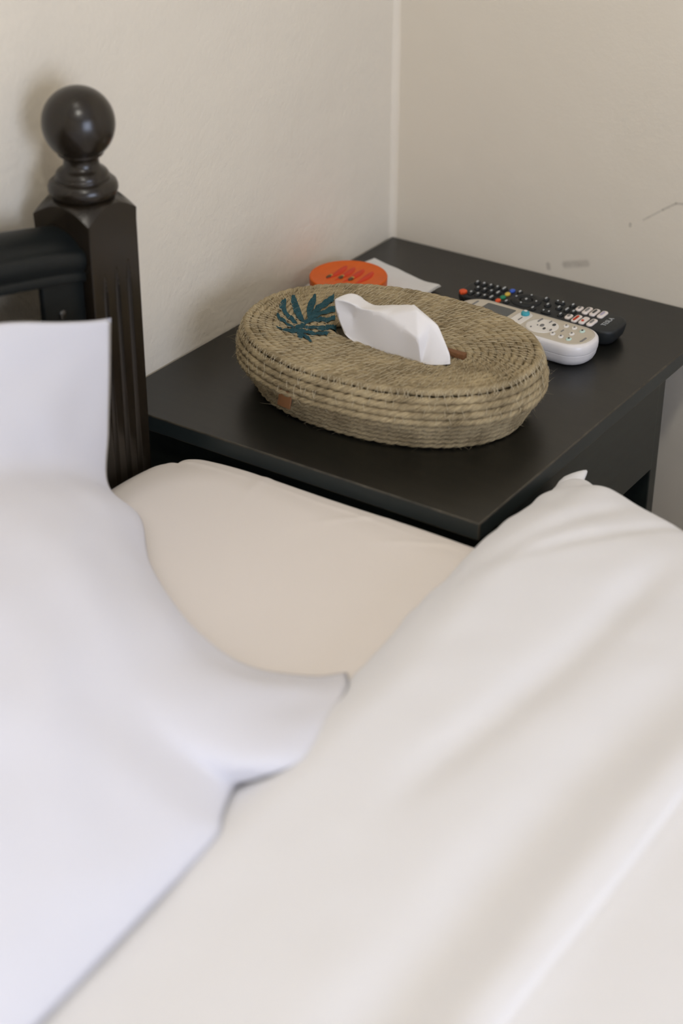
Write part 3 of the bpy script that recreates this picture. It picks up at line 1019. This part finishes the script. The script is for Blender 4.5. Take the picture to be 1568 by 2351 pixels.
for nm, polys in leaf.items():
    for pi_, poly in enumerate(polys):
        bm = bmesh.new()
        bm.faces.new([bm.verts.new((x / 1000, y / 1000, 0)) for x, y in poly])
        xs_ = [p[0] / 1000 for p in poly]; ys_ = [p[1] / 1000 for p in poly]
        for axis, lo, hi in ((0, min(xs_), max(xs_)), (1, min(ys_), max(ys_))):
            q = lo + .0012
            while q < hi:
                co = (q, 0, 0) if axis == 0 else (0, q, 0)
                no = (1, 0, 0) if axis == 0 else (0, 1, 0)
                bmesh.ops.bisect_plane(bm, geom=bm.verts[:] + bm.edges[:] + bm.faces[:], plane_co=co, plane_no=no)
                q += .0012
        bmesh.ops.triangulate(bm, faces=bm.faces[:])
        for v_ in bm.verts:
            v_.co.z = lid_height(v_.co.x, v_.co.y) + .00004 * pi_ + .00025 * mnoise.noise(v_.co * 500)
        for f_ in bm.faces:
            if f_.normal.z < 0: f_.normal_flip()
        me = bpy.data.meshes.new(nm); bm.to_mesh(me); bm.free()
        o = link_mesh(nm, me, M['leaf'], bk)
        if pi_ == 0 and nm == 'leaf_stem': o['label'] = 'teal painted leaf stem'
        elif nm == 'leaflet': o['label'] = 'teal painted leaflet'

# leather tabs
bm = bmesh.new(); add_box(bm, -.3835, -.3765, -.3250, -.3020, BH - .0045, BH + .0012, bevel=.0008)
bm_obj('leather_tab', bm, M['leather'], bk, label='tan leather tab at the end of the slot')
a_ = math.radians(118)
tx, ty = sup(BA + .005, BB + .005, math.radians(155))
tp = Vector((-.4870, -.1915, .034))
bm = bmesh.new(); add_box(bm, -.0085, .0085, -.0010, .0010, -.0085, .0085, bevel=.0007)
# face outwards from the oval's centre
od = Vector((tp.x - BC[0], (tp.y - BC[1]) * (BA / BB) ** 2, 0)).normalized()
rot = od.to_track_quat('Y', 'Z').to_matrix().to_4x4()
P6, N6, _, _ = ROPE[NTOP + 3]
jj = near_on(P6, np.array([tp.x, tp.y, P6[0][2]]))
tp = Vector(P6[jj]) + Vector(N6[jj]) * (RR + .0004)
rot = Vector(N6[jj]).to_track_quat('Y', 'Z').to_matrix().to_4x4()
bm.transform(Matrix.Translation((tp.x, tp.y, .0325)) @ rot @ Matrix.Translation((0, -.0012, 0)) @ Matrix.Rotation(math.radians(14), 4, 'X'))
bm_obj('leather_patch', bm, M['leather'], bk, label='small brown leather patch low on the side')

# ------------------------------------------------------------------ tissue rising from the slot
TP = {k: Vector(v) / 1000 for k, v in dict(
    A=(-409.5, -190., 106.6), Q=(-407.5, -189.7, 91.6), O=(-404.9, -198.9, 70.1), N=(-406.3, -208.9, 64.), M=(-407.9, -242.8, 61.0), L=(-409.6, -278., 64.), K=(-411.2, -291.8, 65.),
    r1=(-408.1, -203.4, 107.7), r2=(-406.7, -216.2, 104.2), r3=(-406.9, -220.5, 103.4), r4=(-407.7, -237.8, 105.6), r5=(-409.2, -249.1, 104.7), r6=(-412.3, -271.8, 97.8), r7=(-416.3, -293.2, 91.6),
    c1=(-402.2, -204.8, 95.4), c2=(-402.3, -208.2, 87.6), c3=(-403.3, -207.9, 68.5),
    B=(-387.7, -194.9, 108.9), C=(-382.2, -205.9, 103.4), D=(-382.8, -218.1, 96.2), E=(-386.6, -257.9, 111.2), F=(-391.3, -271.5, 114.5), F2=(-399.7, -279.7, 114.),
    G=(-396.7, -302.6, 102.6), H=(-401.5, -320.1, 77.5), I=(-402.6, -321.4, 68.), J=(-411., -307.9, 66.), g1=(-410., -286.5, 100.7), g2=(-401.5, -297.4, 103.1), g3=(-411.3, -293.9, 65.),
    # back side and inside of the slot
    b1=(-378., -203., 66.), b2=(-376., -235., 60.), b3=(-378., -270., 60.), b4=(-386., -300., 62.), b5=(-396., -318., 66.)).items()}
TF = ['A r1 c1 Q', 'Q c1 c2', 'Q c2 O', 'O c2 c3', 'O c3 N', 'r1 r2 c1', 'c1 r2 r3 c2', 'c2 r3 r4', 'c2 r4 M c3', 'c3 M N', 'r4 r5 M', 'M r5 r6 L', 'L r6 r7 K',
      'A B r1', 'B C r2 r1', 'r2 C D r3', 'r3 D r4', 'r4 D E r5', 'r5 E F F2', 'r5 F2 g1 r6', 'r6 g1 r7', 'F2 F G g2', 'F2 g2 g1', 'g1 g2 g3 r7', 'r7 g3 K', 'g2 G H', 'g2 H J g3', 'H I J',
      'B b1 C', 'C b1 D', 'D b1 b2', 'D b2 E', 'E b2 b3', 'E b3 F', 'F b3 G', 'G b3 b4', 'G b4 H', 'H b4 b5', 'H b5 I', 'A Q O B', 'B O b1']
bm = bmesh.new()
bv = {k: bm.verts.new(v) for k, v in TP.items()}
for q in TF:
    try: bm.faces.new([bv[k] for k in q.split()])
    except ValueError: pass
bmesh.ops.triangulate(bm, faces=bm.faces[:])
bmesh.ops.recalc_face_normals(bm, faces=bm.faces)
# crisp folds along the ridge and creases, softer elsewhere
cl = bm.edges.layers.float.new('crease_edge')
for a, b, c in (('A', 'r1', .85), ('r1', 'r2', .85), ('r2', 'r3', .8), ('r3', 'r4', .85), ('r4', 'r5', .9), ('r5', 'r6', .95), ('r6', 'r7', .95), ('r7', 'K', .8), ('g1', 'r7', .7), ('g2', 'g3', .85), ('c1', 'c2', .6), ('c2', 'c3', .6), ('F2', 'g1', .8), ('r3', 'c2', .4),
                ('A', 'Q', 1), ('Q', 'O', 1), ('A', 'B', 1), ('B', 'C', 1), ('C', 'D', .9), ('D', 'E', .9), ('E', 'F', .8), ('F', 'G', 1), ('G', 'H', 1), ('H', 'I', 1), ('I', 'J', .8), ('F2', 'F', .6), ('F2', 'g2', .5), ('g2', 'H', .4), ('g2', 'G', .5)):
    e = bm.edges.get((bv[a], bv[b]))
    if e: e[cl] = c
o = bm_obj('tissue', bm, M['tissue'], None)
o['label'] = 'crumpled white tissue pulled up out of the rope basket'
o['category'] = 'tissue'
sb = o.modifiers.new('soft', 'SUBSURF'); sb.levels = 3; sb.render_levels = 3

# ------------------------------------------------------------------ paper napkin under the orange dish
nk = thing('paper_napkin', 'white folded paper napkin lying under the orange round dish', 'napkin', (-.15, -.07, 0))
c0, c1, c2, c3 = (-.0800, -.0260), (-.1155, -.1410), (-.232, -.112), (-.1945, -.0035)
for lay in range(2):
    v, f = [], []
    n = 26
    for i in range(n + 1):
        for j in range(n + 1):
            s, t = i / n, j / n
            if lay: s, t = s * .985 + .003, t * .97 + .006
            x = (1 - s) * ((1 - t) * c0[0] + t * c3[0]) + s * ((1 - t) * c1[0] + t * c2[0])
            y = (1 - s) * ((1 - t) * c0[1] + t * c3[1]) + s * ((1 - t) * c1[1] + t * c2[1])
            z = .0006 + .0011 * lay + .0007 * abs(mnoise.noise(Vector((x * 60, y * 60, lay * 3))))
            d_dish = math.hypot(x + .189, y + .0606)
            lift = sm((d_dish - .046) / .03)
            z += .0022 * lift * (.5 + .5 * mnoise.noise(Vector((x * 35, y * 35, 9))))
            z += .004 * sm((s - .75) / .25) * sm((.25 - t) / .25) * lift
            v.append((x, y, z))
    for i in range(n):
        for j in range(n):
            a = i * (n + 1) + j
            f.append((a, a + n + 1, a + n + 2, a + 1))
    o = mesh('napkin_ply', v, f, M['napkin'], nk)

# ------------------------------------------------------------------ orange papaya-slice dish
DX, DY, DR, DZ = -.1890, -.0606, .0448, .0265
ds = thing('fruit_dish', 'round orange dish with red petal shapes and bronze seeds, behind the rope basket', 'dish', (DX, DY, .003))
v, f = lathe([(.01, .0035), (.0405, .0035), (.0425, .0045), (.0436, .008), (.0446, .018), (DR, .0235), (DR, .0250), (.0442, .0262), (.0432, .0266), (.0420, .0262), (.0405, .0256), (.02, .0252), (.0005, .0251)], DX, DY, 72)
o = mesh('dish_body', v, f, M['orange'], ds)


def petal(tip, base, wd, h=.0016):
    a, b = Vector(tip), Vector(base)
    d = b - a; L = d.length; d.normalize(); p = Vector((-d.y, d.x))
    v, f = [], []
    n, m = 16, 6
    for i in range(n + 1):
        u = i / n
        wv = wd * math.sin(math.pi * u ** .8) ** .8 + .0001
        for j in range(-m, m + 1):
            q = j / m
            c = a + d * L * u + p * (wv * q + .0025 * math.sin(math.pi * u))
            v.append((DX + c.x, DY + c.y, .0252 + h * max(0, 1 - q * q) ** .7 * math.sin(math.pi * min(1, max(0, u))) ** .5))
    k = 2 * m + 1
    for i in range(n):
        for j in range(2 * m):
            f.append((i * k + j, i * k + j + 1, (i + 1) * k + j + 1, (i + 1) * k + j))
    return v, f


for tip, base in (((.0249, .0186), (-.0224, .0155)), ((.0255, .0079), (-.0199, .0054)), ((.0270, -.0041), (-.0191, -.0047)), ((.0266, -.0166), (-.0153, -.0195))):
    v, f = petal(tip, base, .0046)
    mesh('petal', v, f, M['red'], ds, label='red petal-shaped relief')
for sx, sy in ((-.0095, .0042), (-.0072, -.0078), (-.0150, .0165)):
    bm = bmesh.new(); bmesh.ops.create_uvsphere(bm, u_segments=14, v_segments=8, radius=1)
    for q in bm.verts: q.co = Vector((DX + sx + .0048 * q.co.x, DY + sy + .0028 * q.co.y, .0256 + .0018 * q.co.z))
    sd_ = bm_obj('seed', bm, M['seed'], ds, label='bronze seed bump')
    bm = bmesh.new(); bmesh.ops.create_uvsphere(bm, u_segments=10, v_segments=6, radius=1)
    for q in bm.verts: q.co = Vector((DX + sx + .0042 + .0016 * q.co.x, DY + sy + .0025 * q.co.y, .0262 + .0012 * q.co.z))
    bm_obj('seed_rim', bm, M['gold'], sd_)

# ------------------------------------------------------------------ black television remote
TX, TY = -.1286, -.2586     # centre of its cursor ring
TVZ = .0205
tv = thing('tv_remote', 'black television remote with coloured and white keys at the wall', 'remote control', (TX, TY - .019, 0))
rings = []
CYT = TY - .0190; HL = .0985; HW = .0245
for z, ins in ((.0006, .0075), (.0025, .0042), (.006, .0022), (.012, .0008), (.0165, .0002), (.0185, .0004), (.0198, .0014), (TVZ, .0030)):
    rings.append([(x, y, z) for x, y in rrect(HW - ins, HL - ins * 1.2, .0145 - ins * .5, 8, TX, CYT)])
loft('body', rings, M['tv_body'], tv).data.set_sharp_from_angle(angle=math.radians(50))


def tkey(x, y, hw, hl, mat, name='button', h=.0022, r=None, mark=None, mk=(.0022, .0009), label=None, mmat=None, ang=0):
    o = pad(name, TX + x, TY + y, TVZ, hw, hl, h, r if r else min(hw, hl), mat, tv, label=label)
    if mark:
        for mx_, my_ in mark:
            pad('print', TX + x + mx_, TY + y + my_, TVZ + h + .0007, mk[0], mk[1], .00015, min(mk), mmat or M['key_print'], o, n=2)
    return o


tkey(-.0185, .0705, .0046, .0046, M['red_key'], 'power_button', .0034, label='red power button')
tkey(.0138, .0705, .0050, .0030, M['tv_key'], mark=[(0, 0)])
for ry, rowmk in ((.0619, .0018), (.0531, .0018), (.0445, .0018), (.0358, .0034)):
    for cx_ in (-.0155, -.0002, .0140):
        tkey(cx_, ry, .0056, .0030, M['tv_key'], mark=[(0, 0)], mk=(rowmk, .0010))
for cx_, mname in ((-.0182, 'red_key'), (-.0072, 'green_key'), (.0036, 'yellow_key'), (.0148, 'blue_key')):
    tkey(cx_, .0256, .0038, .0029, M[mname], 'colour_key', .0026, label=mname.split('_')[0] + ' round key')
tkey(.0158, .0165, .0042, .0032, M['tv_key'], mark=[(0, 0)])
tkey(-.0160, .0165, .0042, .0032, M['tv_key'], mark=[(0, 0)])
# cursor ring with its centre key
v, f = lathe([(.0075, TVZ - .0005), (.0075, TVZ + .0012), (.0085, TVZ + .0024), (.0120, TVZ + .0030), (.0155, TVZ + .0024), (.0172, TVZ + .0008), (.0174, TVZ - .0005)], TX, TY, 40)
cr_ = mesh('cursor_ring', v, f[:-2], M['tv_key'], tv)
for a in range(4):
    ax, ay = .0125 * math.cos(a * math.pi / 2), .0125 * math.sin(a * math.pi / 2)
    pad('print', TX + ax, TY + ay, TVZ + .0036, .0013, .0009, .00015, .0008, M['key_print'], cr_, n=2)
tkey(0, 0, .0062, .0062, M['tv_key'], 'ok_button', .0026, mark=[(0, 0)], mk=(.0018, .0012))
tkey(.0155, -.0170, .0046, .0034, M['tv_key'], mark=[(0, 0)])
tkey(-.0155, -.0165, .0046, .0034, M['tv_key'], mark=[(0, 0)])
tkey(.0018, -.0262, .0048, .0034, M['tv_key'], mark=[(0, 0)])
tkey(.0165, -.0340, .0046, .0062, M['tv_key'], mark=[(0, .003), (0, -.0035)], mk=(.0013, .0009))
tkey(-.0152, -.0330, .0046, .0062, M['tv_key'], mark=[(0, .003), (0, -.0035)], mk=(.0013, .0009))
tkey(.0020, -.0400, .0048, .0034, M['tv_key'], mark=[(0, 0)], mk=(.0026, .0009))
tkey(.0165, -.0500, .0046, .0030, M['tv_key'], mark=[(0, 0)])
tkey(.0018, -.0500, .0048, .0030, M['tv_key'], mark=[(0, 0)], mk=(.0034, .0009))
tkey(-.0135, -.0500, .0046, .0030, M['tv_key'], mark=[(0, 0)])
tkey(.0012, -.0585, .0044, .0028, M['tv_key'], mark=[(0, 0)])
for k, (ry, h_) in enumerate(((-.0600, .0058), (-.0695, .0092), (-.0785, .0092), (-.0880, .0092))):
    tkey(.0128, ry, h_, .0036, M['white_key'], 'white_button', .0022, .0030, [(0, 0)], (h_ * .55, .0012), 'white key', M[('ink_grey', 'ink_grey', 'ink_dark', 'ink_lilac')[k]])
    mm = M[('ink_grey', 'ink_red', 'ink_red', 'ink_grey')[k]]
    tkey(-.0128, ry, h_, .0036, M['white_key'], 'white_button', .0022, .0030, [(-.0035, 0)] if k == 2 else [(.001, 0), (-.004, .0)] if k == 1 else [(0, 0)], (.0019, .0014) if k == 2 else (.0042 if k == 1 else h_ * .5, .0012), 'white key', mm)
tc_ = bpy.data.curves.new('remote_lettering', 'FONT')
tc_.body = 'TESLA'; tc_.size = .0078; tc_.align_x = 'CENTER'; tc_.align_y = 'CENTER'; tc_.extrude = .0002; tc_.space_character = 1.12
tob = bpy.data.objects.new('remote_lettering', tc_); COL.objects.link(tob)
bpy.context.view_layer.update()
tme = bpy.data.meshes.new_from_object(tob.evaluated_get(bpy.context.evaluated_depsgraph_get()))
bpy.data.objects.remove(tob)
tme.transform(Matrix.Translation((TX + .0005, TY - .1005, TVZ + .0002)))
tme.materials.clear()
link_mesh('lettering', tme, M['key_print'], tv, smooth=False, label='pale grey lettering')

# ------------------------------------------------------------------ white air conditioner remote
AXc, AYc, AANG = -.1921, -.3122, math.radians(-2.2)
AZ = .0275
ac = thing('air_conditioner_remote', 'white air conditioner remote with grey display leaning out from behind the basket', 'remote control', (AXc, AYc + .02, 0))
ca_, sa_ = math.cos(AANG), math.sin(AANG)


def A2(x, y): return AXc + ca_ * x - sa_ * y, AYc + sa_ * x + ca_ * y


AHW, AHL, ACY = .0290, .0855, .0215
rings = []
for z, ins in ((.0004, .0110), (.0016, .0072), (.0045, .0038), (.009, .0017), (.0140, .0008), (.0147, .0007), (.0149, .0009), (.0151, .0006), (.0158, .0003), (.021, 0), (.0245, .0004), (.0262, .0014), (.0272, .0028), (AZ, .0042)):
    rings.append([(x, y, z) for x, y in rrect(AHW - ins, AHL - ins, .0255 - ins * .6, 14, *A2(0, ACY), AANG)])
loft('body', rings, M['ac_body'], ac)


def akey(name, x, y, hw, hl, h, r, mat, label=None, par=None, z=AZ):
    return pad(name, *A2(x, y), z, hw, hl, h, r, mat, par or ac, AANG, label=label)


akey('face_panel', 0, ACY, .0250, .0815, .0002, .0220, M['ac_panel'], 'beige face panel')
akey('display', 0, .0610, .0190, .0180, .0004, .0022, M['lcd'], 'grey display')
akey('key_plate', .0015, .0295, .0200, .0085, .0004, .0075, M['ac_pad'])
cy_ = akey('power_button', .0148, .0297, .0048, .0048, .0042, .0048, M['cyan_key'], 'cyan dome button')
pad('print', *A2(.0155, .0300), AZ + .0048, .0018, .0020, .0002, .0018, M['ac_pad'], cy_, n=3)
akey('print', .002, .0285, .0045, .0007, .0002, .0006, M['ink_grey'], z=AZ + .0006)
pd = akey('round_pad', 0, 0, .0182, .0182, .0007, .0182, M['ac_pad'], 'round cream key pad')
for x, y, hw, hl, mname in ((.0, .0, .0030, .0020, 'ink_grey'), (.0105, .0085, .0050, .0007, 'ink_grey'), (-.006, -.006, .0022, .0012, 'ink_dark'), (.0085, -.0100, .0026, .0016, 'ink_dark'),
                            (-.010, .008, .0012, .0008, 'ink_grey'), (.013, -.003, .0030, .0006, 'ink_grey'), (-.005, -.0135, .0022, .0008, 'ink_grey'), (.014, .008, .0012, .0006, 'ink_grey'), (-.002, .0045, .001, .0007, 'ink_grey')):
    pad('print', *A2(x, y), AZ + .0014, hw, hl, .00015, min(hw, hl), M[mname], pd, AANG, n=2)
for x, y, mname in ((.0140, -.0216, 'ac_pad'), (.0148, -.0312, 'ac_pad'), (.0126, -.0420, 'mint_key'), (-.0115, -.0196, 'ac_pad'), (-.0128, -.0302, 'ac_pad'), (-.0133, -.0402, 'mint_key'), (0, -.0362, 'ac_pad'), (.001, -.0262, 'ac_pad')):
    if (x, y) == (.001, -.0262): continue
    kb = akey('button', x, y, .0036, .0028, .0016, .0028, M[mname], 'mint key' if mname == 'mint_key' else None)
    pad('print', *A2(x, y), AZ + .0022, .0012, .0009, .00015, .0007, M['ink_dark' if mname == 'mint_key' else 'ink_grey'], kb, AANG, n=2)
for x, y, hw in ((.0015, -.0240, .0030), (-.0052, -.0535, .0058), (-.0105, -.0528, .0012), (.0095, .0905, .0065), (-.001, .0925, .002)):
    akey('print', x, y, hw, .0007 if hw < .005 else .0010, .0002, .0006, M['ink_grey'], z=AZ + .0006)

# ------------------------------------------------------------------ lint specks on the table top
for x, y, lab in ((-.1015, -.0865, 'small white lint speck on the bare dark tabletop before the room corner'),):
    bm = bmesh.new(); bmesh.ops.create_icosphere(bm, subdivisions=2, radius=1)
    for q in bm.verts:
        k = 1 + .4 * mnoise.noise(q.co * 2 + Vector((x * 50, y, 0)))
        q.co = Vector((x + .0018 * q.co.x * k, y + .0011 * q.co.y * k, .0006 + .0006 * q.co.z * k))
    o = bm_obj('lint_speck', bm, M['lint'])
    o['label'] = lab; o['category'] = 'lint'
